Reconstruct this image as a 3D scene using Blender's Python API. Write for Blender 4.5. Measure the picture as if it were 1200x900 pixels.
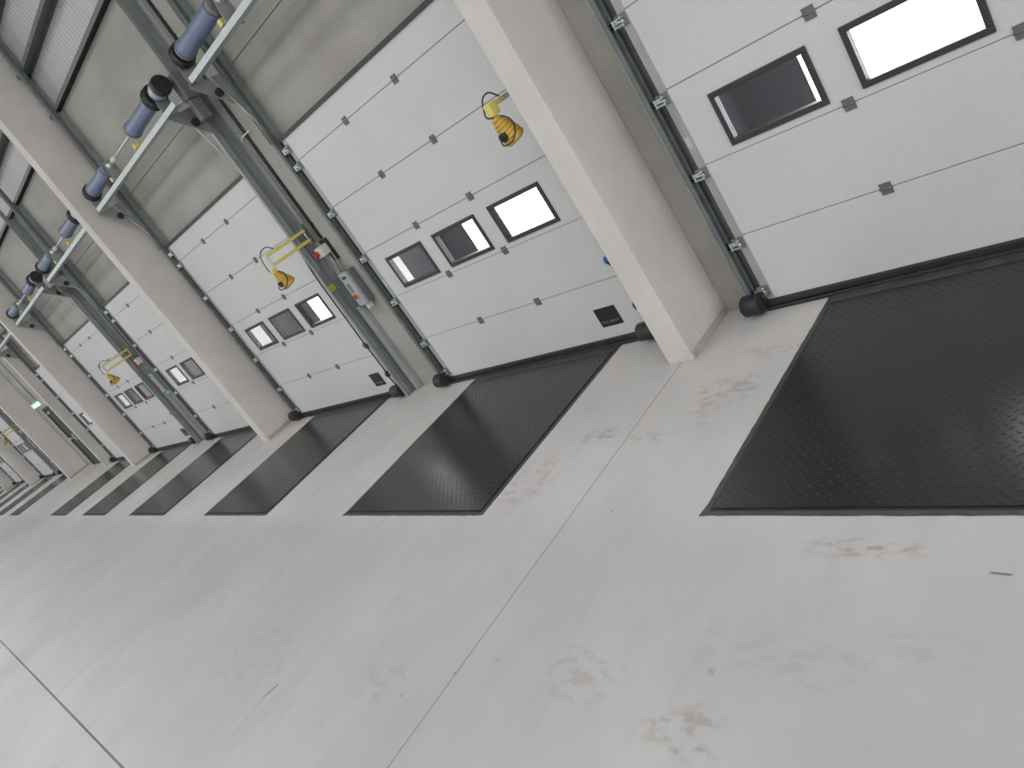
import bpy, bmesh, math, random
from mathutils import Matrix, Vector
random.seed(4)
for o in list(bpy.data.objects): bpy.data.objects.remove(o)
S = bpy.context.scene
COL = S.collection

# ------------------------------------------------------------------ camera
cam_d = bpy.data.cameras.new('camera'); cam = bpy.data.objects.new('camera', cam_d); COL.objects.link(cam)
S.camera = cam
F_PX = 887.2
RV = Vector((1.99939, 0.33147, -1.01594))
Rm = Matrix.Rotation(RV.length, 3, RV.normalized())      # rows: image right, image down, view direction
cam_d.sensor_fit = 'HORIZONTAL'; cam_d.sensor_width = 36.0; cam_d.lens = F_PX / 1200 * 36
cam_d.clip_start = 0.05; cam_d.clip_end = 400
M4 = Matrix.Identity(4)
for r in range(3):
    M4[r][0] = Rm[0][r]; M4[r][1] = -Rm[1][r]; M4[r][2] = -Rm[2][r]
M4.translation = Vector((2.41312, -4.41136, 2.24657))
cam.matrix_world = M4

# ------------------------------------------------------------------ light
W = bpy.data.worlds.new('overcast_sky'); S.world = W; W.use_nodes = True
W.node_tree.nodes['Background'].inputs[0].default_value = (0.96, 0.98, 1.0, 1)
W.node_tree.nodes['Background'].inputs[1].default_value = 12.0
def area(name, loc, sx, sy, power, rot=(0, 0, 0), col=(1, 1, 1)):
    d = bpy.data.lights.new(name, 'AREA'); d.shape = 'RECTANGLE'; d.size = sx; d.size_y = sy; d.energy = power; d.color = col
    o = bpy.data.objects.new(name, d); COL.objects.link(o); o.location = loc; o.rotation_euler = rot
    return o
area('hall_roof_light', (-20, -5.5, 8.2), 98, 1.6, 1500, col=(1.0, 0.985, 0.96))
area('hall_roof_light', (-20, -12, 8.2), 98, 3.0, 3350, col=(1.0, 0.985, 0.97))
area('hall_roof_light', (-20, -20, 8.2), 98, 3.0, 2900, col=(1.0, 0.985, 0.97))
area('side_fill', (31.5, -12, 4.6), 7.5, 22, 2300, rot=(0, math.radians(90), 0), col=(1, .985, .96))  # unseen fill light, added to brighten the column sides
S.view_settings.view_transform = 'Standard'; S.view_settings.look = 'None'
S.view_settings.gamma = 1; S.view_settings.use_curve_mapping = False
S.view_settings.exposure = 0.0

# ------------------------------------------------------------------ dimensions
P = 3.8743            # distance between doors
def LX(i): return -(i - 1) * P + (0.04 if i == 1 else 0.0)
WY = 0.11             # room face of the concrete wall
XE0, XR0 = -0.47, 2.44    # door leaf, left and right edge, from the leveller's left side
DOORS = [1, 2, 3, 4, 5, 6, 8, 9, 10, 11, 12, 13]
COLS = [1, 2, 3, 4, 5, 6, 7]
def CX(k): return -1.07 - (k - 1) * 2 * P
JOINTS = [0.597, 1.142, 1.687, 2.232, 2.777]
DTOP = 3.01
ORD = {1: 'nearest', 2: 'second', 3: 'third', 4: 'fourth', 5: 'fifth', 6: 'sixth', 8: 'seventh', 9: 'eighth', 10: 'ninth', 11: 'tenth', 12: 'eleventh', 13: 'twelfth'}

# ------------------------------------------------------------------ materials
class NB:
    def __init__(s, mat): s.t = mat.node_tree; s.n = s.t.nodes; s.l = s.t.links
    def node(s, typ, **kw):
        n = s.n.new(typ)
        for k, v in kw.items(): setattr(n, k, v)
        return n
    def put(s, sock, v):
        if isinstance(v, bpy.types.NodeSocket): s.l.new(v, sock)
        elif v is not None: sock.default_value = v
    def m(s, op, a, b=None, c=None):
        n = s.n.new('ShaderNodeMath'); n.operation = op
        s.put(n.inputs[0], a); s.put(n.inputs[1], b)
        if c is not None: s.put(n.inputs[2], c)
        return n.outputs[0]
    def noise(s, vec, scale, detail=3, rough=.5, dim='3D'):
        n = s.n.new('ShaderNodeTexNoise'); n.noise_dimensions = dim
        s.put(n.inputs['Vector'], vec); n.inputs['Scale'].default_value = scale
        n.inputs['Detail'].default_value = detail; n.inputs['Roughness'].default_value = rough
        return n.outputs[0]
    def ramp(s, v, a, b, lo=0., hi=1.):
        n = s.n.new('ShaderNodeMapRange'); n.interpolation_type = 'SMOOTHSTEP'
        s.put(n.inputs[0], v)
        for i, x in enumerate((a, b, lo, hi)): n.inputs[i + 1].default_value = x
        return n.outputs[0]
    def mix(s, f, a, b):
        n = s.n.new('ShaderNodeMix'); n.data_type = 'RGBA'
        s.put(n.inputs[0], f); s.put(n.inputs[6], a); s.put(n.inputs[7], b)
        return n.outputs[2]
    def map(s, vec, scale=(1, 1, 1), rot=(0, 0, 0), loc=(0, 0, 0)):
        n = s.n.new('ShaderNodeMapping'); s.put(n.inputs[0], vec)
        n.inputs['Scale'].default_value = scale; n.inputs['Rotation'].default_value = rot; n.inputs['Location'].default_value = loc
        return n.outputs[0]
    def sep(s, vec):
        n = s.n.new('ShaderNodeSeparateXYZ'); s.put(n.inputs[0], vec); return n.outputs
    def comb(s, x, y, z=0.):
        n = s.n.new('ShaderNodeCombineXYZ'); s.put(n.inputs[0], x); s.put(n.inputs[1], y); s.put(n.inputs[2], z); return n.outputs[0]
    def bump(s, h, strength, dist):
        n = s.n.new('ShaderNodeBump'); s.put(n.inputs['Height'], h); n.inputs['Strength'].default_value = strength; n.inputs['Distance'].default_value = dist
        return n.outputs[0]

def base_mat(name, col, rough=.5, metal=0., spec=.5):
    m = bpy.data.materials.new(name); m.use_nodes = True
    b = m.node_tree.nodes['Principled BSDF']
    b.inputs['Base Color'].default_value = (*col, 1); b.inputs['Roughness'].default_value = rough
    b.inputs['Metallic'].default_value = metal; b.inputs['Specular IOR Level'].default_value = spec
    return m, b, NB(m)
def c4(c): return (*c, 1)

def noisy(name, col, col2, scale=6, rough=.5, metal=0., bump=0., bscale=60, stretch=(1, 1, 1), spec=.5):
    m, b, N = base_mat(name, col, rough, metal, spec)
    tc = N.node('ShaderNodeTexCoord').outputs['Object']
    v = N.map(tc, stretch)
    f = N.ramp(N.noise(v, scale, 4, .6), .3, .7)
    N.l.new(N.mix(f, c4(col), c4(col2)), b.inputs['Base Color'])
    if bump: N.l.new(N.bump(N.noise(tc, bscale, 3), bump, .002), b.inputs['Normal'])
    return m

MT = {}
MT['galv'] = noisy('galvanised_steel', (.245, .275, .275), (.33, .36, .355), 14, .42, .55, stretch=(1, 1, .3))
MT['galv_dark'] = noisy('galvanised_steel_dull', (.15, .175, .178), (.20, .225, .225), 9, .5, .4)
MT['galv_light'] = noisy('galvanised_steel_bright', (.40, .45, .46), (.47, .52, .53), 12, .36, .4)
MT['cap'] = noisy('zinc_end_cap', (.33, .35, .36), (.41, .43, .44), 14, .42, .35, stretch=(1, 1, .3))
MT['rail'] = noisy('shade_darkened_zinc', (.10, .115, .115), (.13, .145, .145), 9, .5, .1)  # zinc darkened so its colour carries the shade under the cladding rails
MT['zinc'] = base_mat('bright_zinc', (.62, .66, .65), .28, .85)[0]
MT['black'] = noisy('black_rubber', (.014, .015, .018), (.022, .023, .026), 10, .55)
MT['blackp'] = base_mat('black_plastic', (.018, .019, .021), .4)[0]
MT['frame'] = base_mat('charcoal_plastic_frame', (.032, .033, .036), .45)[0]
MT['hinge'] = base_mat('grey_hinge', (.16, .16, .18), .45, .3)[0]
MT['seam'] = base_mat('grey_joint_seal', (.24, .24, .245), .6)[0]
MT['blue'] = noisy('blue_grey_coated_spring_tube', (.125, .165, .265), (.15, .19, .30), 5, .38)
MT['yellow'] = noisy('yellow_paint', (.62, .53, .12), (.66, .58, .17), 12, .45)
MT['amber'] = noisy('amber_plastic', (.47, .29, .035), (.58, .38, .06), 12, .42)
MT['greybox'] = base_mat('grey_enclosure', (.33, .36, .38), .45)[0]
MT['greyboxd'] = base_mat('dark_grey_enclosure', (.15, .155, .165), .5)[0]
MT['whitep'] = base_mat('off_white_plastic', (.60, .59, .55), .45)[0]
MT['red'] = base_mat('red_plastic', (.45, .035, .02), .4)[0]
MT['orange'] = base_mat('orange_plastic', (.75, .28, .12), .4)[0]
MT['ropeblue'] = base_mat('blue_plastic', (.02, .12, .32), .4)[0]
MT['conduit'] = base_mat('grey_plastic_conduit', (.24, .26, .265), .45)[0]
MT['motor'] = noisy('cast_grey_motor_housing', (.16, .16, .175), (.21, .21, .225), 8, .5, .2)
MT['dark'] = base_mat('dark_grey_panel', (.03, .032, .035), .6)[0]
MT['shelter'] = base_mat('charcoal_shelter_fabric', (.014, .0145, .017), .75)[0]
MT['apron'] = noisy('yard_concrete', (.55, .55, .54), (.62, .62, .61), 1.5, .8)
MT['text'] = base_mat('grey_lettering', (.22, .22, .24), .5)[0]
MT['paper'] = base_mat('pale_sticker', (.48, .49, .49), .5)[0]
MT['ylabel'] = base_mat('yellow_green_sticker', (.36, .36, .04), .5)[0]

# white stucco-embossed door panels
def door_mat():
    m, b, N = base_mat('white_embossed_door_steel', (.600, .612, .612), .42)
    tc = N.node('ShaderNodeTexCoord').outputs['Object']
    v = N.node('ShaderNodeTexVoronoi'); v.feature = 'SMOOTH_F1'; v.inputs['Scale'].default_value = 110
    N.l.new(N.map(tc, (1, 1, .55), (0, .5, 0)), v.inputs['Vector'])
    N.l.new(N.bump(v.outputs['Distance'], .8, .002), b.inputs['Normal'])
    f = N.ramp(N.noise(tc, 1.3, 3), .3, .7)
    N.l.new(N.mix(f, c4((.55, .565, .57)), c4((.585, .592, .595))), b.inputs['Base Color'])
    return m
MT['door'] = door_mat()

def wall_mat():
    m, b, N = base_mat('cast_concrete_wall', (.30, .29, .265), .8)
    tc = N.node('ShaderNodeTexCoord').outputs['Object']
    big = N.ramp(N.noise(N.map(tc, (1, 1, 1.0), (0, .6, 0)), .9, 5, .6), .25, .75)
    st = N.ramp(N.noise(N.map(tc, (.45, 1, 1.5), (0, .12, 0)), 1.3, 3, .5), .36, .74)
    c = N.mix(big, c4((.33, .32, .29)), c4((.415, .405, .375)))
    c = N.mix(N.m('MULTIPLY', st, .55), c, c4((.26, .255, .235)))
    fine = N.ramp(N.noise(tc, 40, 3), .3, .7)
    c = N.mix(N.m('MULTIPLY', fine, .12), c, c4((.2, .195, .18)))
    N.l.new(c, b.inputs['Base Color'])
    N.l.new(N.bump(N.noise(tc, 30, 4), .2, .003), b.inputs['Normal'])
    return m
MT['wall'] = wall_mat()
def column_mat():
    m, b, N = base_mat('smooth_precast_concrete', (.56, .535, .495), .75)
    tc = N.node('ShaderNodeTexCoord').outputs['Object']
    f = N.ramp(N.noise(tc, 1.8, 4, .6), .3, .7)
    c = N.mix(f, c4((.535, .515, .488)), c4((.60, .58, .555)))
    z = N.sep(tc)[2]
    low = N.m('MULTIPLY', N.ramp(z, .55, .0), N.ramp(N.noise(tc, 9, 4, .7), .45, .75))
    c = N.mix(N.m('MULTIPLY', low, .45), c, c4((.40, .31, .24)))
    N.l.new(c, b.inputs['Base Color'])
    return m
MT['column'] = column_mat()
MT['grout'] = noisy('grey_pink_grout', (.36, .31, .29), (.44, .39, .37), 10, .85)

def floor_mat():
    m, b, N = base_mat('power_floated_concrete', (.5, .5, .5), .5)
    tc = N.node('ShaderNodeTexCoord').outputs['Object']
    X, Y, _ = N.sep(tc)[:3]
    big = N.ramp(N.noise(N.map(tc, (1, 1, 1)), .55, 5, .62), .3, .7)
    c = N.mix(big, c4((.475, .483, .500)), c4((.585, .580, .582)))
    # trowel streaks roughly along the wall-to-room direction
    st = N.ramp(N.noise(N.map(tc, (2.6, .7, 1), (0, 0, -.35)), 1.7, 6, .68), .48, .78)
    c = N.mix(N.m('MULTIPLY', st, .55), c, c4((.39, .405, .425)))
    # warm pale dust near the wall
    warm = N.m('MULTIPLY', N.ramp(Y, -3.0, -.4), N.ramp(N.noise(tc, 1.4, 4, .6), .3, .62))
    c = N.mix(N.m('MULTIPLY', warm, .55), c, c4((.60, .565, .535)))
    # the later slab pour beyond the levellers is greyer than the strip along the wall
    grey = N.m('MULTIPLY', N.ramp(Y, -2.02, -2.35), N.ramp(X, 1.5, -5.0, .25, .75))
    c = N.mix(N.m('MULTIPLY', grey, .6), c, c4((.405, .418, .435)))
    # footprints and dirt in the places where the floor is dirty
    spots = [(.9, -2.27, .28, .06, (.38, .32, .28), .9), (-1.25, -1.3, .22, .08, (.38, .35, .335), .75), (-.78, -1.38, .16, .07, (.38, .35, .335), .7),
             (-1.62, -1.75, .22, .30, (.47, .405, .375), .8), (-.35, -.95, .28, .13, (.37, .35, .34), .7), (.5, -3.23, .18, .12, (.38, .335, .295), .8),
             (-.15, -3.1, .26, .16, (.42, .385, .35), .7), (.75, -2.85, .40, .12, (.40, .405, .42), .6), (-1.5, -3.4, .2, .2, (.42, .385, .35), .55), (-.4, -1.1, .14, .20, (.38, .35, .335), .5),
             (-.15, -.55, .35, .1, (.42, .385, .36), .5), (1.2, -2.75, .2, .1, (.40, .405, .42), .5), (-5.2, -3.2, .9, .5, (.43, .44, .455), .55), (-6.7, -2.8, 1.1, .4, (.42, .43, .45), .6),
             (-7.9, .0, .35, .22, (.42, .33, .27), .7), (-3.2, -3.5, .7, .3, (.44, .41, .39), .5)]
    dn = N.ramp(N.noise(N.map(tc, (1.0, 1.9, 1), (0, 0, .75)), 8.5, 4, .62), .46, .62)
    wob = N.noise(tc, 3, 3, .6)
    for x, y, rx, ry, cc, a in spots:
        dx = N.m('DIVIDE', N.m('SUBTRACT', X, x), rx); dy = N.m('DIVIDE', N.m('SUBTRACT', Y, y), ry)
        r = N.m('SQRT', N.m('ADD', N.m('MULTIPLY', dx, dx), N.m('MULTIPLY', dy, dy)))
        msk = N.ramp(N.m('ADD', r, N.m('SUBTRACT', wob, .5)), 1.3, .5)
        c = N.mix(N.m('MULTIPLY', N.m('MULTIPLY', msk, dn), a), c, c4(cc))
    # small specks
    vo = N.node('ShaderNodeTexVoronoi'); vo.inputs['Scale'].default_value = 3.2; N.l.new(tc, vo.inputs['Vector'])
    sp = N.m('MULTIPLY', N.ramp(vo.outputs['Distance'], .035, .015), N.ramp(N.sep(vo.outputs['Color'])[0], .72, .80))
    c = N.mix(N.m('MULTIPLY', sp, .6), c, c4((.16, .15, .15)))
    # dark spot and scratches
    def seg(c, x0, y0, x1, y1, w, a, cc=(.10, .10, .11)):
        L = math.hypot(x1 - x0, y1 - y0); ux, uy = (x1 - x0) / L, (y1 - y0) / L
        px = N.m('SUBTRACT', X, x0); py = N.m('SUBTRACT', Y, y0)
        t = N.m('ADD', N.m('MULTIPLY', px, ux), N.m('MULTIPLY', py, uy))
        d = N.m('ABSOLUTE', N.m('SUBTRACT', N.m('MULTIPLY', py, ux), N.m('MULTIPLY', px, uy)))
        msk = N.m('MULTIPLY', N.m('MULTIPLY', N.ramp(t, -w, w), N.ramp(t, L + w, L - w)), N.ramp(d, w, w * .35))
        return N.mix(N.m('MULTIPLY', msk, a), c, c4(cc))
    for s in [(.485, -2.965, .487, -2.955, .022, .75), (-2.549, -3.64, -2.585, -3.745, .011, .9), (-2.585, -3.745, -2.56, -4.02, .006, .5), (-.735, -3.125, -.728, -3.115, .022, .5),
              (1.37, -2.37, 1.44, -2.375, .008, .8), (-6.25, -4.9, -6.13, -2.6, .008, .32), (-2.9, -2.65, -2.85, -2.35, .012, .25), (-4.1, -3.0, -4.0, -2.5, .010, .3), (-3.6, -3.1, -3.5, -2.7, .010, .25), (-1.62, -1.95, -1.32, -1.62, .010, .18)]:
        c = seg(c, *s[:5], s[5])
    # saw-cut and day joints
    def line(c, coord, at, w, a):
        d = N.m('ABSOLUTE', N.m('SUBTRACT', coord, at))
        return N.mix(N.m('MULTIPLY', N.ramp(d, w, w * .45), a), c, c4((.07, .068, .065)))
    c = line(c, Y, -4.535, .011, .95)
    infront = N.ramp(Y, -.49, -.52)
    for k in (0, 2, 3, 4):
        d = N.m('ABSOLUTE', N.m('SUBTRACT', X, -.96 - k * 2 * P))
        c = N.mix(N.m('MULTIPLY', N.m('MULTIPLY', N.ramp(d, .0055, .002), infront), .75), c, c4((.10, .095, .09)))
    N.l.new(c, b.inputs['Base Color'])
    rg = N.ramp(N.noise(tc, 1.2, 4, .6), .3, .7, .42, .6)
    N.l.new(rg, b.inputs['Roughness'])
    N.l.new(N.bump(N.noise(tc, 25, 4), .12, .002), b.inputs['Normal'])
    b.inputs['Specular IOR Level'].default_value = .45
    return m
MT['floor'] = floor_mat()

def tread_mat():
    m, b, N = base_mat('black_tread_plate', (.035, .038, .041), .3, 0., .42)
    tc = N.node('ShaderNodeTexCoord').outputs['Object']
    X, Y, _ = N.sep(tc)[:3]
    px, py = .058, .029
    v = N.m('DIVIDE', Y, py); row = N.m('FLOOR', v)
    odd = N.m('FLOORED_MODULO', row, 2.0)
    u = N.m('ADD', N.m('DIVIDE', X, px), N.m('MULTIPLY', odd, .5))
    lx = N.m('MULTIPLY', N.m('SUBTRACT', N.m('FRACT', u), .5), px)
    ly = N.m('MULTIPLY', N.m('SUBTRACT', N.m('FRACT', v), .5), py)
    sg = N.m('SUBTRACT', N.m('MULTIPLY', odd, 2.0), 1.0)
    a = N.m('MULTIPLY', N.m('ADD', lx, N.m('MULTIPLY', ly, sg)), .7071)
    d = N.m('MULTIPLY', N.m('SUBTRACT', N.m('MULTIPLY', lx, sg), ly), .7071)
    r = N.m('SQRT', N.m('ADD', N.m('POWER', N.m('DIVIDE', a, .0145), 2.0), N.m('POWER', N.m('DIVIDE', d, .005), 2.0)))
    h = N.ramp(r, 1.15, .35)
    N.l.new(N.bump(h, 1.0, .0019), b.inputs['Normal'])
    f = N.ramp(N.noise(tc, 1.5, 4, .6), .3, .7)
    N.l.new(N.mix(f, c4((.012, .0135, .016)), c4((.018, .020, .023))), b.inputs['Base Color'])
    N.l.new(N.ramp(N.noise(tc, 2.2, 4), .3, .7, .235, .265), b.inputs['Roughness'])
    return m
MT['tread'] = tread_mat()
MT['edge'] = noisy('black_steel_edge', (.040, .042, .041), (.075, .076, .071), 9, .5, bump=.6, bscale=14)

def sheet_mat():
    m, b, N = base_mat('light_grey_profiled_sheet', (.50, .50, .52), .45)
    tc = N.node('ShaderNodeTexCoord').outputs['Object']
    X = N.sep(tc)[0]
    s = N.m('SINE', N.m('MULTIPLY', X, 2 * math.pi / .09))
    N.l.new(N.bump(s, .35, .008), b.inputs['Normal'])
    return m
MT['sheet'] = sheet_mat()
MT['ceil'] = base_mat('pale_ceiling_sheet', (.55, .55, .55), .7)[0]
MT['hall'] = base_mat('pale_hall_wall', (.62, .61, .59), .7)[0]
def glass_mat():
    m = bpy.data.materials.new('clear_acrylic_pane'); m.use_nodes = True
    t = m.node_tree; t.nodes.clear()
    o = t.nodes.new('ShaderNodeOutputMaterial'); mx = t.nodes.new('ShaderNodeMixShader'); tr = t.nodes.new('ShaderNodeBsdfTransparent')
    g = t.nodes.new('ShaderNodeBsdfGlossy'); g.inputs['Roughness'].default_value = 0; tr.inputs[0].default_value = (.93, .94, .95, 1)
    lw = t.nodes.new('ShaderNodeLayerWeight'); pw = t.nodes.new('ShaderNodeMath'); pw.operation = 'POWER'; pw.inputs[1].default_value = 4.5
    md = t.nodes.new('ShaderNodeMath'); md.operation = 'MULTIPLY_ADD'; md.inputs[1].default_value = .9; md.inputs[2].default_value = .03
    t.links.new(lw.outputs['Facing'], pw.inputs[0]); t.links.new(pw.outputs[0], md.inputs[0]); t.links.new(md.outputs[0], mx.inputs[0]); t.links.new(tr.outputs[0], mx.inputs[1]); t.links.new(g.outputs[0], mx.inputs[2]); t.links.new(mx.outputs[0], o.inputs[0])
    return m
MT['glass'] = glass_mat()
def emit_mat(name, col, s):
    m, b, N = base_mat(name, col, .4)
    b.inputs['Emission Color'].default_value = (*col, 1); b.inputs['Emission Strength'].default_value = s
    return m
MT['exit'] = emit_mat('lit_green_exit_panel', (.30, .72, .42), 1.2)
MT['exitw'] = emit_mat('lit_white_pictogram', (.85, 1, .9), 1.6)

# ------------------------------------------------------------------ mesh helpers
def box(bm, x0, x1, y0, y1, z0, z1):
    v = [bm.verts.new(p) for p in ((x0, y0, z0), (x1, y0, z0), (x1, y1, z0), (x0, y1, z0), (x0, y0, z1), (x1, y0, z1), (x1, y1, z1), (x0, y1, z1))]
    for f in ((0, 3, 2, 1), (4, 5, 6, 7), (0, 1, 5, 4), (1, 2, 6, 5), (2, 3, 7, 6), (3, 0, 4, 7)): bm.faces.new([v[i] for i in f])
def prism(bm, pts, x0, x1, axis='x'):
    """polygon given in the two other axes, extruded along axis"""
    def p3(a, b, t): return {'x': (t, a, b), 'y': (a, t, b), 'z': (a, b, t)}[axis]
    A = [bm.verts.new(p3(a, b, x0)) for a, b in pts]; B = [bm.verts.new(p3(a, b, x1)) for a, b in pts]
    bm.faces.new(A[::-1]); bm.faces.new(B); n = len(pts)
    for i in range(n): bm.faces.new((A[i], A[(i + 1) % n], B[(i + 1) % n], B[i]))
def lathe(bm, p0, p1, prof, seg=24):
    """prof: (t along p0..p1 in metres, radius); closed at both ends"""
    p0 = Vector(p0); d = (Vector(p1) - p0).normalized()
    u = d.orthogonal().normalized(); w = d.cross(u); rings = []
    for t, r in prof:
        rings.append([bm.verts.new(p0 + d * t + (u * math.cos(a) + w * math.sin(a)) * r) for a in [2 * math.pi * k / seg for k in range(seg)]])
    for A, B in zip(rings, rings[1:]):
        for k in range(seg): bm.faces.new((A[k], A[(k + 1) % seg], B[(k + 1) % seg], B[k])).smooth = True
    bm.faces.new(rings[0][::-1]); bm.faces.new(rings[-1])
def cyl(bm, p0, p1, r, seg=20):
    lathe(bm, p0, p1, [(0, r), ((Vector(p1) - Vector(p0)).length, r)], seg)
def tube(bm, pts, r, seg=8):
    pts = [Vector(p) for p in pts]; rings = []
    u = None
    for i, p in enumerate(pts):
        d = (pts[min(i + 1, len(pts) - 1)] - pts[max(i - 1, 0)]).normalized()
        if u is None: u = d.orthogonal().normalized()
        u = (u - d * u.dot(d)).normalized(); w = d.cross(u)
        rings.append([bm.verts.new(p + (u * math.cos(a) + w * math.sin(a)) * r) for a in [2 * math.pi * k / seg for k in range(seg)]])
    for A, B in zip(rings, rings[1:]):
        for k in range(seg): bm.faces.new((A[k], A[(k + 1) % seg], B[(k + 1) % seg], B[k])).smooth = True
    bm.faces.new(rings[0][::-1]); bm.faces.new(rings[-1])
def curve_pts(ctrl, n=8):
    out = []; c = [Vector(p) for p in ctrl]; c = [c[0] * 2 - c[1]] + c + [c[-1] * 2 - c[-2]]
    for i in range(1, len(c) - 2):
        for k in range(n):
            t = k / n; a, b, d, e = c[i - 1:i + 3]
            out.append(.5 * ((2 * b) + (d - a) * t + (2 * a - 5 * b + 4 * d - e) * t * t + (-a + 3 * b - 3 * d + e) * t ** 3))
    return out + [c[-2]]
def obj(name, bm, mat, parent=None, bevel=0., label=None):
    bmesh.ops.recalc_face_normals(bm, faces=bm.faces)
    me = bpy.data.meshes.new(name); bm.to_mesh(me); bm.free()
    o = bpy.data.objects.new(name, me); COL.objects.link(o)
    me.materials.append(MT[mat] if isinstance(mat, str) else mat)
    if parent: o.parent = parent
    if bevel:
        md = o.modifiers.new('bevel', 'BEVEL'); md.width = bevel; md.segments = 2; md.limit_method = 'ANGLE'; md.harden_normals = False
    if label: o['label'] = label
    return o
def B(name, mat, parent, *boxes, bevel=0., label=None):
    bm = bmesh.new()
    for b in boxes: box(bm, *b)
    return obj(name, bm, mat, parent, bevel, label)
def empty(name, loc, label, cat, group=None, kind=None):
    o = bpy.data.objects.new(name, None); COL.objects.link(o); o.location = loc; o.empty_display_size = .1
    return tag(o, label, cat, group, kind)
def tag(o, label=None, cat=None, group=None, kind=None):
    for k, v in (('label', label), ('category', cat), ('group', group), ('kind', kind)):
        if v: o[k] = v
    return o
def clone(o, parent=None, dx=None, **kw):
    c = o.copy(); COL.objects.link(c)
    if parent: c.parent = parent
    if dx is not None: c.location = dx
    for ch in o.children: clone(ch, c)
    return tag(c, **kw)

# ------------------------------------------------------------------ the hall
def struct(name, mat, *boxes, label=None, cat=None):
    o = B(name, mat, None, *boxes); return tag(o, label, cat, kind='structure')
XL, XRT, YB, ZC = -72., 32., -26., 8.6
struct('floor', 'floor', (XL, XRT, YB, .33, -.2, 0), label='grey power-floated concrete floor with joints and dirt marks', cat='floor')
wb = []; x = XRT
opn = [(LX(i) + XE0 + .04, LX(i) + XR0 - .04) for i in DOORS]
for a, b_ in opn:
    wb.append((b_, x, WY, .33, 0, 2.97)); x = a
wb.append((XL, x, WY, .33, 0, 2.97))
bm = bmesh.new()
cuts = sorted(set([XL, XRT] + [v for o_ in opn for v in o_]))
for x0, x1 in zip(cuts, cuts[1:]):
    mid = (x0 + x1) / 2
    inside = any(a < mid < c for a, c in opn)
    box(bm, x0, x1, WY, .33, 2.97 if inside else 0, 3.836)
tag(obj('wall_dock', bm, 'wall'), 'beige grey concrete wall holding the dock doors', 'wall', kind='structure')
struct('wall_dock_upper', 'wall', (XL, XRT, WY, .33, 3.844, 5.12), label='upper beige concrete wall panels above the dock doors', cat='wall')
struct('trim_1', 'dark', (XL, XRT, WY + .012, .32, 3.836, 3.844), label='dark seam between lower and upper concrete wall panels', cat='seam')
struct('wall_cladding', 'sheet', (XL, XRT, .20, .30, 5.12, ZC), label='light grey profiled sheet cladding above the concrete wall', cat='wall')
struct('wall_back', 'hall', (XL, XRT, YB - .2, YB, -.2, ZC), label='pale rear wall of the hall', cat='wall')
struct('wall_left', 'hall', (XL - .2, XL, YB, .33, -.2, ZC), label='pale far end wall of the hall', cat='wall')
struct('wall_right', 'hall', (XRT, XRT + .2, YB, .33, -.2, ZC), label='pale near end wall of the hall', cat='wall')
struct('ceiling', 'ceil', (XL, XRT, YB, .33, ZC, ZC + .2), label='pale ceiling of the hall', cat='ceiling')
struct('ground', 'apron', (XL - 30, XRT + 40, .33, 70, -1.4, -1.2), label='pale concrete yard outside the dock doors', cat='ground')

# ------------------------------------------------------------------ columns
def make_column():
    r = empty('concrete_column', (CX(1), -.51, 0), 'nearest and widest pale concrete column, left of the nearest dock door', 'column', 'concrete columns along the dock wall')
    B('shaft', 'column', r, (0, .22, 0, WY + .51 - .001, 0, ZC), bevel=.006)
    B('grout_strip', 'grout', r, (.2201, .2235, .02, .60, 0, .06), label='grey pink grout strip along the column foot')
    return r
col0 = make_column()
cl = {2: 'pale concrete column between the third and fourth dock doors from the right', 3: 'pale concrete column between the fifth and sixth dock doors from the right',
      4: 'fourth pale concrete column from the right, left of the dark exit door', 5: 'pale concrete column between the eighth and ninth dock doors from the right',
      6: 'pale concrete column between the tenth and eleventh dock doors from the right', 7: 'far seventh pale concrete column at the left edge'}
for k in COLS[1:]: clone(col0, dx=(CX(k), -.51, 0), label=cl[k])

# slim concrete post beside the exit door
tag(B('concrete_post', 'column', None, (-20.62, -20.48, -.20, WY - .001, 0, 3.80), bevel=.005), 'slim pale concrete post right of the dark exit door', 'post')

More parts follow.
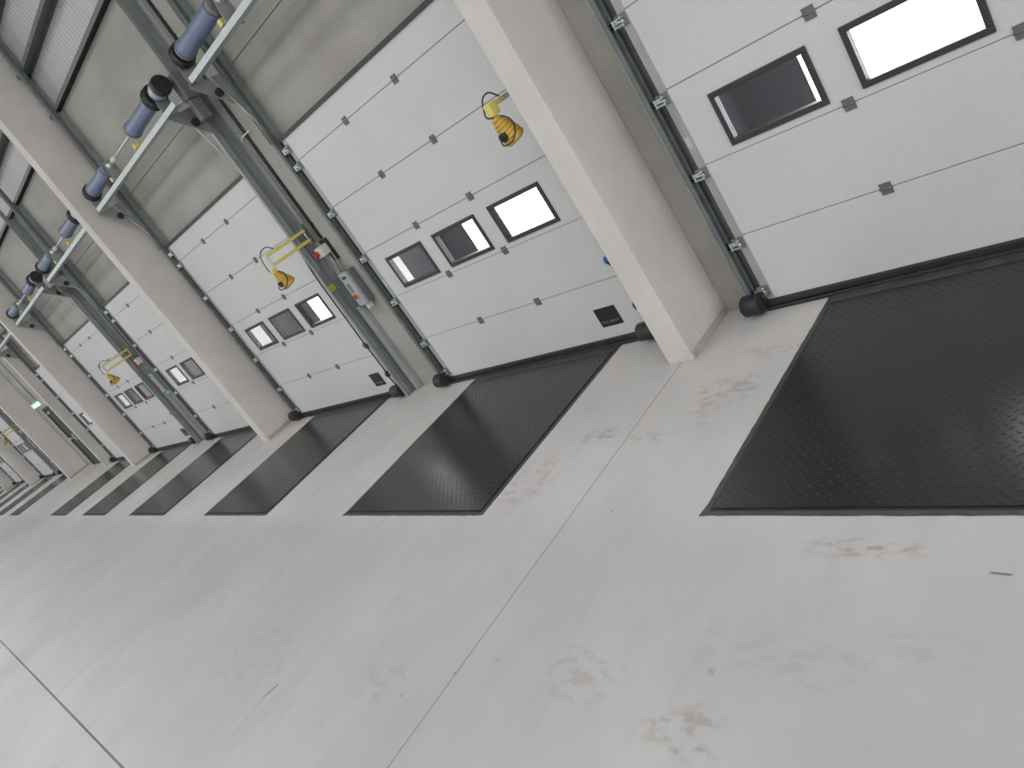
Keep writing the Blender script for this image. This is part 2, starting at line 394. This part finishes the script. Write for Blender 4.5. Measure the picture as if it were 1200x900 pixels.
# ------------------------------------------------------------------ dock doors
XE, XR = XE0, XR0
WINS = [(-.18, .465), (.655, 1.305), (1.495, 2.145)]
WZ0, WZ1 = 1.188, 1.545
def make_door():
    r = empty('door_1', (LX(1), 0, 0), 'nearest white sectional dock door, cut by the right edge of the photo', 'dock door', 'white sectional dock doors', 'structure')
    zs = [.075] + JOINTS + [DTOP]; g = .003
    for k in range(6):
        z0, z1 = zs[k] + (g if k else 0), zs[k + 1] - (g if k < 5 else 0)
        bm = bmesh.new()
        if k == 2:
            xs = [XE] + [v for w in WINS for v in (w[0] + .02, w[1] - .02)] + [XR]
            a, b_ = WZ0 + .02, WZ1 - .02
            box(bm, XE, XR, 0, .04, z0, a); box(bm, XE, XR, 0, .04, b_, z1)
            for q in range(0, len(xs), 2): box(bm, xs[q], xs[q + 1], 0, .04, a, b_)
            obj('window_panel', bm, 'door', r)
        else:
            box(bm, XE, XR, 0, .04, z0, z1); obj('panel', bm, 'door', r, .003)
    for z in JOINTS: B('joint_seal', 'seam', r, (XE, XR, .006, .038, z - g, z + g))
    for a, b_ in WINS:
        bm = bmesh.new(); w = .036
        for x0, x1, z0, z1 in ((a, b_, WZ0, WZ0 + w), (a, b_, WZ1 - w, WZ1), (a, a + w, WZ0 + w, WZ1 - w), (b_ - w, b_, WZ0 + w, WZ1 - w)): box(bm, x0, x1, -.012, .045, z0, z1)
        f = obj('window_frame', bm, 'frame', r, .004)
        B('pane', 'glass', f, (a + w, b_ - w, .020, .024, WZ0 + w, WZ1 - w))
    for z in JOINTS:
        for x in (.555, 1.398):
            bm = bmesh.new()
            box(bm, x - .033, x + .033, -.006, 0, z - .036, z - .004); box(bm, x - .033, x + .033, -.006, 0, z + .004, z + .036)
            cyl(bm, (x - .036, -.007, z), (x + .036, -.007, z), .0065, 8)
            for sx in (-.02, .02):
                for sz in (-.022, .022): cyl(bm, (x + sx, -.010, z + sz), (x + sx, -.005, z + sz), .006, 8)
            obj('hinge', bm, 'hinge', r)
    for s, e in ((1, XE), (-1, XR)):
        x0, x1 = sorted((e, e + s * .066)) if False else sorted((e + s * .0, e - s * -.066))
        B('end_cap', 'cap', r, (*sorted((e, e + s * .058)), -.0045, 0 - .0002, .085, DTOP - .002), label='grey zinc end cap')
        for z in [.20] + JOINTS + [2.96]:
            bm = bmesh.new(); cx = e
            x = lambda t: e + s * t
            box(bm, *sorted((x(-.035), x(.05))), -.012, -.0046, z - .085, z - .005)
            obj_ = obj('roller_bracket', bm, 'galv_dark', r)
            bm = bmesh.new()
            box(bm, *sorted((x(-.045), x(.03))), -.045, -.013, z - .030, z - .022)
            box(bm, *sorted((x(-.045), x(.03))), -.045, -.013, z - .072, z - .064)
            box(bm, *sorted((x(-.040), x(-.03))), -.048, -.013, z - .075, z - .02)
            prism(bm, [(x(-.04), z - .02), (x(.035), z - .052), (x(.035), z - .062), (x(-.04), z - .034)], -.030, -.014, 'y')
            cyl(bm, (x(-.085), -.022, z - .047), (x(.03), -.022, z - .047), .0075, 10)
            for dz in (-.025, -.07): cyl(bm, (x(.015), -.024, z + dz), (x(.015), -.012, z + dz), .010, 8)
            obj('roller_carrier', bm, 'zinc', obj_, label='bright zinc roller carrier')
            bm = bmesh.new(); cyl(bm, (x(-.088), -.022, z - .047), (x(-.068), -.022, z - .047), .021, 16)
            obj('roller', bm, 'blackp', obj_)
    bm = bmesh.new()
    box(bm, XE - .02, XR + .02, -.022, .05, .034, .078); box(bm, XE - .02, XR + .02, -.034, .06, .0, .030)
    obj('bottom_seal', bm, 'black', r, .007)
    for x0, x1 in ((XE - .15, XE - .012), (XR - .12, XR + .05)):
        bm = bmesh.new(); lathe(bm, (x0, -.075, .098), (x1, -.075, .098), [(0, .066), (.012, .076), (x1 - x0 - .012, .076), (x1 - x0, .068)], 28)
        obj('corner_roller', bm, 'black', r)
        B('roller_mount', 'black', r, (x0 + .03, x1 + .02 if x0 < 0 else XR + .07, -.05, -.0225, .079, .16), bevel=.004)
    B('header_seal', 'frame', r, (XE - .02, XR + .02, -.02, .105, DTOP, DTOP + .034))
    B('light_stop_strip', 'black', r, (XE + .0, XE + .045, .041, .105, 0, DTOP), (XR - .045, XR, .041, .105, 0, DTOP))  # unseen strips added behind the leaf edges to stop daylight leaking in
    pl = B('badge_plate', 'blackp', r, (1.925, 2.16, -.008, 0, .188, .369), bevel=.006, label='black badge plate with grey lettering')
    B('badge_rib', 'frame', pl, (1.955, 2.13, -.0095, -.0081, .268, .278))
    cu = bpy.data.curves.new('badge_text', 'FONT'); cu.body = 'ASSA ABLOY'; cu.size = .034; cu.align_x = 'CENTER'; cu.extrude = .0006
    to = bpy.data.objects.new('badge_text_src', cu); COL.objects.link(to)
    bpy.context.view_layer.update()
    me = bpy.data.meshes.new_from_object(to.evaluated_get(bpy.context.evaluated_depsgraph_get()))
    bpy.data.objects.remove(to)
    me.transform(Matrix.Translation((2.042, -.0092, .222)) @ Matrix.Rotation(math.pi / 2, 4, 'X'))
    lt = bpy.data.objects.new('badge_lettering', me); COL.objects.link(lt); lt.parent = pl; me.materials.clear(); me.materials.append(MT['text'])
    # safety cable and pull knob at the right edge
    bm = bmesh.new()
    tube(bm, curve_pts([(XR + .03, -.05, 2.05), (XR - .0, -.062, 1.7), (XR - .02, -.058, 1.2), (XR - .025, -.058, .8), (XR - .012, -.06, .45), (XR - .02, -.062, .28), (XR - .0, -.06, .17)]), .009)
    obj('safety_cable', bm, 'blackp', r)
    bm = bmesh.new(); lathe(bm, (XR - .012, -.06, .30), (XR - .012, -.06, .38), [(0, .016), (.01, .03), (.05, .034), (.08, .014)], 14); box(bm, XR - .045, XR + .01, -.07, -.012, .72, .775)
    obj('cable_clamp', bm, 'blackp', r, .004)
    bm = bmesh.new(); lathe(bm, (XR - .05, -.055, .80), (XR - .05, -.055, .73), [(0, .004), (.006, .014), (.02, .024), (.045, .025), (.062, .015), (.07, .004)], 16)
    obj('pull_knob', bm, 'ropeblue', r, label='blue pull knob')
    # small pale sticker on the end cap
    B('sticker', 'paper', r, (XE - .0 + .006, XE + .04, -.0056, -.0046, 1.28, 1.36)) if True else None
    return r
door0 = make_door()
dl = {2: 'second white sectional dock door, directly left of the nearest column', 3: 'third white sectional dock door, right of the second column from the right',
      4: 'fourth white sectional dock door, directly left of the second column from the right', 5: 'fifth white sectional dock door from the right, right of the third column',
      6: 'sixth white sectional dock door, a sliver left of the third column', 8: 'seventh white sectional dock door from the right, directly left of the fourth column'}
for i in DOORS[1:]:
    c = clone(door0, dx=(LX(i), 0, 0), label=dl.get(i, ORD[i] + ' white sectional dock door from the right, far away at left'))
    c.name = 'door_%d' % DOORS.index(i).__add__(1)

# ------------------------------------------------------------------ guide rails
RT = 7.2
def make_rail(side):
    e = XE if side < 0 else XR; s = side
    x = lambda t: e + s * t
    r = empty('guide_rail', (LX(1), 0, 0), '', 'guide rail', 'galvanised guide rails beside the dock doors')
    # C track that the rollers run in
    bm = bmesh.new()
    def bx(a, b, y0, y1, z0=.02, z1=RT): box(bm, *sorted((x(a), x(b))), y0, y1, z0, z1)
    bx(.100, .104, -.048, .004); bx(.074, .100, -.048, -.044); bx(.060, .100, .000, .004)
    bx(.074, .077, -.044, -.036)
    obj('track', bm, 'galv_dark', r)
    bm = bmesh.new()
    bx(.105, .109, -.052, .006, .0, 3.04); bx(.105, .109, -.072, .006, 3.04, RT); bx(.105, .109, .006, WY - .001, .0, 5.10); bx(.109, .125, WY - .006, WY - .001, 0, 5.10); bx(.109, .118, -.052, -.048, 0, RT)
    obj('mounting_angle', bm, 'galv', r)
    # closing plate above the door where the leaf never covers the wall
    bm = bmesh.new(); 
    bm.free()
    if side < 0:
        for k in range(5):
            bm = bmesh.new(); cyl(bm, (x(.1045), .03, 3.14 + k * .3), (x(.094), .03, 3.14 + k * .3), .008, 8); obj('bolt', bm, 'zinc', r)
    if side > 0:
        bm = bmesh.new()
        bx(.112, .116, -.095, .03, 0, 3.5); bx(.085, .112, -.095, -.091, 0, 3.5)
        obj('cover_channel', bm, 'galv', r)
        B('corner_strip', 'cap', r, (XR + .1165, XR + .128, -.096, -.088, 0, 3.5), label='bright edge strip')
        for y in (-.066, -.036): B('stiffening_rib', 'cap', r, (XR + .1165, XR + .122, y - .006, y + .006, 1.75, 3.5))
        B('slot_rib', 'galv_dark', r, (XR + .1165, XR + .121, -.02, .012, .0, 3.5))
        B('cable_duct', 'cap', r, (XR + .15, XR + .225, .03, WY - .001, 0, 1.19), bevel=.004)
    return r
railL = make_rail(-1); railR = make_rail(1)
tag(railL, 'galvanised guide rail on the left edge of the nearest dock door')
tag(railR, 'galvanised guide rail on the right edge of the nearest dock door')
for i in DOORS[1:]:
    n = ORD[i] + ' dock door from the right'
    clone(railL, dx=(LX(i), 0, 0), label='galvanised guide rail, left edge of the ' + n)
    clone(railR, dx=(LX(i), 0, 0), label='galvanised guide rail, right edge of the ' + n)
railR.location.x = LX(1)

# ------------------------------------------------------------------ spring shafts high on the wall
def make_springs(wide):
    BE = 2.87 if wide else 2.74
    r = empty('spring_assembly', (LX(1), 0, 0), '', 'door spring', 'spring shafts with blue grey tubes above the doors')
    SY, SZ = -.335, 4.06
    B('beam', 'galv_light', r, (-.50, BE, -.418, -.414, 3.818, 3.872), (-.50, BE, -.414, -.325, 3.818, 3.823), (-.50, BE, -.329, -.325, 3.823, 3.845))
    for xg, w in ((XE - .116, 1), (XR + .131, 1.0)):
        bm = bmesh.new()
        prism(bm, [(-.054, 3.817), (-.414, 3.817), (-.414, 3.800), (-.054, 3.455)], xg, xg + .005)
        g = obj('gusset', bm, 'galv', r)
        bm = bmesh.new(); cyl(bm, (xg + .0052, -.19, 3.665), (xg + .03, -.19, 3.665), .042, 18); obj('rubber_buffer', bm, 'black', g)
    bm = bmesh.new(); cyl(bm, (-.66, SY, SZ), (2.70, SY, SZ), .0135, 12); obj('shaft', bm, 'zinc', r)
    for x0, x1 in ((-.42, .32), (1.57, 2.32)):
        bm = bmesh.new(); n = x1 - x0
        lathe(bm, (x0, SY, SZ), (x1, SY, SZ), [(0, .092), (.05, .094), (.10, .084), (n - .1, .084), (n - .03, .088), (n, .086)], 32)
        sp = obj('spring_tube', bm, 'blue', r)
        for xa, xb, rr in ((x0 - .022, x0 + .004, .098), (x1 - .004, x1 + .05, .080)):
            bm = bmesh.new(); n = xb - xa
            lathe(bm, (xa, SY, SZ), (xb, SY, SZ), [(0, rr - .01), (.006, rr), (n - .006, rr), (n, rr - .012)], 28)
            for k in range(5):
                a = k * 1.257 + .4; cyl(bm, (xb - .001, SY + math.cos(a) * .05, SZ + math.sin(a) * .05), (xb + .01, SY + math.cos(a) * .05, SZ + math.sin(a) * .05), .010, 8)
            obj('spring_fitting', bm, 'motor', sp)
    for x0, x1 in ((-.56, -.49), (2.36, 2.44)):
        bm = bmesh.new(); n = x1 - x0; dr = .90 if x0 < 0 else 1.0
        lathe(bm, (x0, SY, SZ), (x1, SY, SZ), [(0, .10 * dr), (.006, .128 * dr), (.016, .128 * dr), (.022, .10 * dr), (n - .02, .10 * dr), (n - .012, .125 * dr), (n - .004, .125 * dr), (n, .10 * dr)], 32)
        obj('cable_drum', bm, 'blackp', r)
    for x in (-.60, .46, 2.475):
        bm = bmesh.new()
        prism(bm, [(-.41, 3.824), (-.26, 3.824), (-.26, 3.95), (-.285, 4.12), (-.385, 4.12), (-.41, 3.95)], x, x + .006)
        box(bm, x - .03, x, -.41, -.33, 3.824, 3.829)
        p = obj('bearing_plate', bm, 'galv', r)
        bm = bmesh.new(); lathe(bm, (x - .03, SY, SZ), (x + .04, SY, SZ), [(0, .022), (.02, .03), (.025, .045), (.045, .045), (.05, .03), (.07, .022)], 18); obj('bearing', bm, 'zinc', p)
    bm = bmesh.new(); lathe(bm, (.60, SY, SZ), (.72, SY, SZ), [(0, .02), (.005, .03), (.05, .03), (.055, .036), (.065, .036), (.07, .03), (.115, .03), (.12, .02)], 16)
    obj('shaft_coupling', bm, 'whitep', r)
    for x in (.335, 1.42):
        bm = bmesh.new(); box(bm, x - .02, x + .035, SY - .055, SY + .02, 3.90, 3.955); prism(bm, [(SY - .05, 3.9), (SY, 3.875), (SY + .04, 3.91), (SY + .0, 3.93)], x + .035, x + .075)
        obj('safety_catch', bm, 'yellow', r, .003, label='yellow safety catch')
    # operator at the right end
    bm = bmesh.new(); lathe(bm, (2.50, SY - .02, SZ), (2.66, SY - .02, SZ), [(0, .06), (.02, .08), (.07, .092), (.16, .092)], 30)
    mo = obj('operator_housing', bm, 'cap', r, label='pale grey operator housing')
    bm = bmesh.new(); lathe(bm, (2.655, SY - .02, SZ), (2.72, SY - .02, SZ), [(0, .096), (.005, .102), (.05, .102), (.065, .092)], 32)
    for k in range(6):
        a = k * 1.047; cyl(bm, (2.715, SY - .02 + math.cos(a) * .065, SZ + math.sin(a) * .065), (2.727, SY - .02 + math.cos(a) * .065, SZ + math.sin(a) * .065), .008, 8)
    cyl(bm, (2.715, SY - .02, SZ), (2.745, SY - .02, SZ), .022, 12)
    obj('end_cover', bm, 'blackp', mo)
    bm = bmesh.new(); box(bm, 2.585, 2.70, -.215, -.055, 3.84, 4.13); box(bm, 2.60, 2.68, -.20, -.06, 3.62, 3.85); obj('gearbox', bm, 'motor', r, .02)
    bm = bmesh.new(); tube(bm, [(XR + .125, -.30, 4.0), (XR + .125, -.165, 3.35), (XR + .125, -.155, 3.0)], .0035, 6); obj('lift_cable', bm, 'zinc', r)
    bm = bmesh.new(); tube(bm, [(XE - .085, -.24, 4.0), (XE - .085, -.056, 3.3), (XE - .085, -.056, 3.0)], .003, 6); obj('lift_cable', bm, 'zinc', r)
    for c in r.children:
        if c.name.split('.')[0] not in ('beam', 'gusset', 'lift_cable'): c.location.x += .08 if wide else (.0 if c.name.split('.')[0] in ('operator_housing', 'gearbox') else .05)
    return r
spr0 = make_springs(False); spr0.location.x = LX(2)
spr1 = make_springs(True); spr1.location.x = LX(3)
tag(spr1, label='blue grey spring tubes and pale beam above the third dock door from the right')
spr0['label'] = 'blue grey spring tubes above the second dock door, cut by the top edge'
for i in DOORS[3:]:
    if i <= 9: clone(spr1 if i % 2 else spr0, dx=(LX(i), 0, 0), label='blue grey spring tubes and pale beam above the %s dock door from the right' % ORD[i])

# ------------------------------------------------------------------ levellers
def make_leveller():
    r = empty('dock_leveller', (LX(1), 0, 0), 'black tread plate dock leveller before the nearest dock door at the right edge', 'dock leveller', 'black dock levellers set into the floor')
    rnd = random.Random(3)
    # rough-edged steel frame
    bm = bmesh.new(); pts = []
    pts.append((-.036, -.02)); n = 40
    for k in range(1, n): pts.append((-.034 - rnd.random() * .005, -.02 - 2.03 * k / n))
    pts.append((-.05, -2.092))
    for k in range(1, 40): pts.append((-.03 + 2.06 * k / 40, -2.084 - rnd.random() * .006))
    pts.append((2.03, -2.08))
    for k in range(1, n): pts.append((2.026 + rnd.random() * .005, -2.05 + 2.03 * k / n))
    pts.append((2.03, -.02))
    prism(bm, pts, .0005, .004, 'z')
    obj('frame', bm, 'edge', r)
    bm = bmesh.new(); box(bm, .018, 1.982, -2.042, -1.0456, .004, .010); box(bm, .018, 1.982, -1.0450, -.125, .004, .010)
    obj('tread_plate', bm, 'tread', r)
    bm = bmesh.new(); box(bm, .0, 2.0, -.122, -.036, .004, .011); obj('lip_hinge', bm, 'edge', r)
    B('edge_gap', 'black', r, (.0, .017, -2.058, -.125, .004, .0052), (1.983, 2.0, -2.058, -.125, .004, .0052), (.0, 2.0, -2.058, -2.043, .004, .0050))
    return r
lev0 = make_leveller()
for i in DOORS[1:]:
    n = {2: 'directly left of the nearest column', 3: 'right of the second column', 4: 'left of the second column', 5: 'right of the third column', 6: 'left of the third column'}.get(i, 'in the far left distance')
    clone(lev0, dx=(LX(i), 0, 0), label='black dock leveller before the %s dock door from the right' % ORD[i])

# ------------------------------------------------------------------ shelters outside
def make_shelter():
    r = empty('dock_shelter', (LX(1), .34, -1.2), 'charcoal dock shelter outside, behind the windows of the nearest dock door', 'dock shelter', 'charcoal dock shelters outside')
    B('side_wall', 'shelter', r, (-.60, -.55, 0, .62, 0, 4.5)); B('side_wall', 'shelter', r, (2.52, 2.57, 0, .62, 0, 4.5))
    B('roof', 'shelter', r, (-.60, 2.57, 0, .62, 4.5, 4.55))
    B('side_curtain', 'shelter', r, (-.60, -.03, .62, .63, 0, 4.5)); B('side_curtain', 'shelter', r, (1.98, 2.57, .62, .63, 0, 4.5))
    B('head_curtain', 'shelter', r, (-.03, 1.98, .62, .63, 3.5, 4.5))
    return r
sh0 = make_shelter()
for i in DOORS[1:]:
    if i <= 8: clone(sh0, dx=(LX(i), .34, -1.2), label='charcoal dock shelter outside, behind the %s dock door from the right' % ORD[i])

# ------------------------------------------------------------------ dock lights
def make_lamp(single=False):
    r = empty('dock_light', (LX(2) + 2.60, WY, 2.14), '', 'dock light', 'yellow dock lights on swing arms')
    B('wall_bracket', 'galv_dark', r, (-.03, .03, -.012, -.001, -.11, .13), (-.012, .012, -.07, -.012, .05, .075), (-.012, .012, -.07, -.012, -.065, -.04), bevel=.002)
    bm = bmesh.new(); cyl(bm, (0, -.06, -.10), (0, -.06, .11), .011, 10); obj('pivot_pin', bm, 'zinc', r)
    a = B('upper_arm', 'yellow', r, (-.018, .018, -.585, -.045, .045, .080), bevel=.003)
    if single:
        B('arm_label', 'paper', a, (.0181, .019, -.50, -.20, .050, .075))
        B('end_joint', 'yellow', r, (-.03, .03, -.65, -.57, .0, .085), bevel=.006); ZO = .105
    else:
        B('lower_arm', 'yellow', r, (-.018, .018, -.585, -.045, -.070, -.035), bevel=.003); ZO = 0.
        B('end_joint', 'whitep', r, (-.022, .022, -.625, -.585, -.085, .075), bevel=.006, label='pale end joint of the arm')
        B('yoke', 'yellow', r, (-.03, .03, -.66, -.60, -.12, -.085), bevel=.004)
    # ribbed lamp head hanging below the arm end, open face to the door
    bm = bmesh.new(); p0 = Vector((.0, -.63, -.115 + ZO)); p1 = Vector((.02, -.575, -.315 + ZO))
    n = (p1 - p0).length; prof = [(0, .020), (.004, .030)]
    for k in range(6):
        t = .012 + k * .027; rr = .036 + .042 * (k / 5) ** .75
        prof += [(t, rr), (t + .012, rr + .003), (t + .013, rr - .004), (t + .025, rr - .002)]
    prof += [(.18, .082), (.195, .080), (.207, .066)]
    lathe(bm, p0, p1, prof, 26); hd = obj('lamp_head', bm, 'amber', r)
    bm = bmesh.new(); d = (p1 - p0).normalized(); lathe(bm, p0 + d * .2075, p1 + d * .2075, [(0, .062), (.004, .05)], 24); obj('lens', bm, 'whitep', hd)
    bm = bmesh.new(); lathe(bm, (.012, -.655, -.25 + ZO), (.018, -.695, -.262 + ZO), [(0, .03), (.022, .034), (.03, .028)], 20); obj('rear_socket', bm, 'blackp', hd)
    pts = [(-.02, -.46, .085), (-.03, -.52, .14), (-.03, -.60, .13), (-.032, -.65, .06)] + [(x_, y_, z_ + ZO) for x_, y_, z_ in ((-.03, -.655, -.10), (.05, -.60, -.14), (.095, -.60, -.22), (.07, -.66, -.30), (.02, -.71, -.30), (.01, -.705, -.262))]
    bm = bmesh.new(); tube(bm, curve_pts(pts), .0055)
    obj('lamp_cable', bm, 'blackp', r)
    return r
lamp0 = make_lamp(True); lampd = make_lamp()
lamp0['label'] = 'yellow dock light on a short arm, partly behind the nearest column'
lampd.location = (LX(3) + 2.61, WY, 2.14); tag(lampd, label='yellow dock light on its arm above the nearest control box, beside the third dock door')
clone(lampd, dx=(LX(5) + 2.62, WY, 2.14), label='yellow dock light on its arm beside the fifth dock door')
clone(lampd, dx=(LX(9) + 2.62, WY, 2.14), label='small far yellow dock light beside the eighth dock door')
clone(lampd, dx=(LX(11) + 2.62, WY, 2.14), label='tiny farthest yellow dock light at the left edge')

# ------------------------------------------------------------------ control gear on the narrow piers
def make_control():
    r = empty('control_box', (LX(3) + 2.86, WY, 1.20), '', 'control box', 'grey door control boxes')
    B('enclosure', 'greyboxd', r, (-.078, .078, -.085, -.001, 0, .415), bevel=.012, label='dark grey rear half of the enclosure')
    c = B('cover', 'greybox', r, (-.082, .082, -.137, -.086, -.003, .418), bevel=.012, label='light grey front cover')
    B('display', 'dark', c, (-.035, .045, -.140, -.1371, .345, .375)); B('keypad', 'greyboxd', c, (-.04, .01, -.140, -.1371, .175, .285), bevel=.001)
    bm = bmesh.new(); cyl(bm, (.0, -.1371, .125), (.0, -.150, .125), .030, 20); obj('switch_plate', bm, 'orange', c)
    bm = bmesh.new(); box(bm, -.012, .012, -.175, -.150, .10, .15); obj('switch_knob', bm, 'red', c, .004)
    B('plug', 'whitep', r, (-.03, .03, -.10, -.03, -.07, -.001), bevel=.008)
    return r
def make_isolator():
    r = empty('isolator_switch', (LX(3) + 2.735, WY, 1.86), '', 'switch', 'isolator switches')
    B('base_plate', 'blackp', r, (-.05, .10, -.02, -.001, -.10, .16))
    bm = bmesh.new(); cyl(bm, (.02, -.05, -.24), (.02, -.05, .0), .014, 10); cyl(bm, (.075, -.04, -.24), (.075, -.04, .0), .009, 10); obj('link_conduit', bm, 'conduit', r)
    B('housing', 'whitep', r, (-.06, .072, -.13, -.021, 0, .118), bevel=.01)
    bm = bmesh.new(); cyl(bm, (-.035, -.131, .055), (-.035, -.16, .055), .034, 18); box(bm, -.048, -.022, -.178, -.16, .025, .085); obj('knob', bm, 'red', r, .003)
    return r
def make_conduits(first):
    out = []
    for (n, x, y, rr, z0, z1, mat, lb) in (('conduit', 2.685, WY - .02, .014, 2.03, 5.08, 'conduit', 'inner grey conduit'), ('conduit', 2.728, WY - .02, .014, 2.03, 5.08, 'conduit', 'outer grey conduit'), ('cable', 2.775, WY - .014, .012, 2.03, 5.08, 'blackp', 'black cable')):
        bm = bmesh.new(); cyl(bm, (x, y, z0), (x, y, z1), rr, 12)
        for k in range(3): box(bm, x - rr - .006, x + rr + .004, y, WY - .001, 2.2 + k * 1.1, 2.225 + k * 1.1)
        out.append((obj(n, bm, mat), lb))
    return out
ctl0 = make_control(); ctl0['label'] = 'nearest grey door control box with orange switch, beside the third dock door'
iso0 = make_isolator(); iso0['label'] = 'nearest small off-white isolator switch with red knob, beside the third dock door'
con0 = make_conduits(True)
for o, lb in con0:
    o.location.x = LX(3); tag(o, lb + ' on the pier between the second and third dock doors', 'conduit' if 'conduit' in lb else 'cable', 'conduits and cables on the piers')
for i in (5, 9, 11):
    n = ORD[i] + ' dock door from the right'
    if i < 10:
        clone(ctl0, dx=(LX(i) + 2.86, WY, 1.20), label='grey door control box on the pier beside the ' + n)
        clone(iso0, dx=(LX(i) + 2.735, WY, 1.86), label='small isolator switch on the pier beside the ' + n)
        for o, lb in con0: clone(o, dx=(LX(i), 0, 0), label=lb + ' on the pier beside the ' + n)
# small white wall hook and stickers near the control box
bm = bmesh.new(); tube(bm, curve_pts([(LX(3) + 2.70, WY - .05, 3.27), (LX(3) + 2.76, WY - .07, 3.30), (LX(3) + 2.86, WY - .03, 3.31), (LX(3) + 2.88, WY - .001, 3.31)]), .008)
tag(obj('cable_hook', bm, 'whitep'), 'small white cable hook on the pier above the third dock door', 'hook')
st = B('warning_sticker', 'ylabel', None, (LX(3) + XR + .129, LX(3) + XR + .131, -.085, -.005, 1.49, 1.57)); 
tag(st, 'yellow green warning sticker on the rail left of the control box', 'sticker')

# ------------------------------------------------------------------ exit door bay
d = empty('door_13', (-22.58, WY, 0), 'dark grey pedestrian exit door with a push bar, under the green exit sign', 'exit door', kind='structure')
B('door_leaf', 'dark', d, (-.44, .44, -.02, -.001, .0, 2.08), bevel=.003)
B('door_frame', 'frame', d, (-.50, -.441, -.05, -.001, 0, 2.14), (.441, .50, -.05, -.001, 0, 2.14), (-.50, .50, -.05, -.001, 2.081, 2.14), bevel=.003)
B('push_bar', 'zinc', d, (-.38, .38, -.10, -.08, 1.0, 1.03), (-.38, -.35, -.08, -.02, .98, 1.05), (.35, .38, -.08, -.02, .98, 1.05), bevel=.004)
B('lock_case', 'greybox', d, (.30, .42, -.08, -.02, .90, 1.14), bevel=.008)
B('door_closer', 'greybox', d, (-.1, .2, -.09, -.02, 1.93, 2.0), (.2, .42, -.11, -.10, 1.965, 1.98), bevel=.004)
e = empty('exit_sign', (-22.75, WY, 2.28), 'lit green exit sign jutting from the wall above the dark exit door', 'exit sign')
B('sign_housing', 'whitep', e, (-.03, .03, -.25, -.02, .11, .14), (-.02, .02, -.16, -.001, .14, .16), bevel=.004)
pn = B('lit_panel', 'exit', e, (-.006, .006, -.245, -.025, -.02, .11), bevel=.002)
bm = bmesh.new()   # running figure, doorway and arrow on the +x face
def q(y0, y1, z0, z1): box(bm, .0061, .0085, y0, y1, z0, z1)
q(-.085, -.04, -.012, .10); q(-.145, -.133, .075, .090)
prism(bm, [(-.157, .072), (-.133, .072), (-.126, .038), (-.146, .034)], .0061, .0085); prism(bm, [(-.146, .038), (-.13, .036), (-.11, -.006), (-.12, -.010)], .0061, .0085)
prism(bm, [(-.146, .038), (-.134, .034), (-.158, -.008), (-.168, -.002)], .0061, .0085); prism(bm, [(-.225, .045), (-.20, .07), (-.20, .053), (-.178, .053), (-.178, .037), (-.20, .037), (-.20, .02)], .0061, .0085)
obj('pictogram', bm, 'exitw', pn)
bm = bmesh.new(); cyl(bm, (-22.95, WY - .02, 2.45), (-22.95, WY - .02, 5.08), .014, 10)
tag(obj('conduit', bm, 'conduit'), 'thin grey conduit dropping to the green exit sign', 'conduit', 'conduits and cables on the piers')

# ------------------------------------------------------------------ cladding rails
rails_z = [(5.121, .05, 'lowest'), (5.70, .05, 'second'), (6.30, .05, 'third')]
for z, h, nm in rails_z:
    bm = bmesh.new(); x0, x1 = XL + .1, XRT - .1
    box(bm, x0, x1, .012, .198, z + h - .004, z + h); box(bm, x0, x1, .012, .016, z, z + h - .004); box(bm, x0, x1, .194, .198, z, z + h - .004)
    tag(obj('cladding_rail', bm, 'rail'), '%s long galvanised cladding rail above the concrete wall' % nm, 'rail', 'cladding rails')
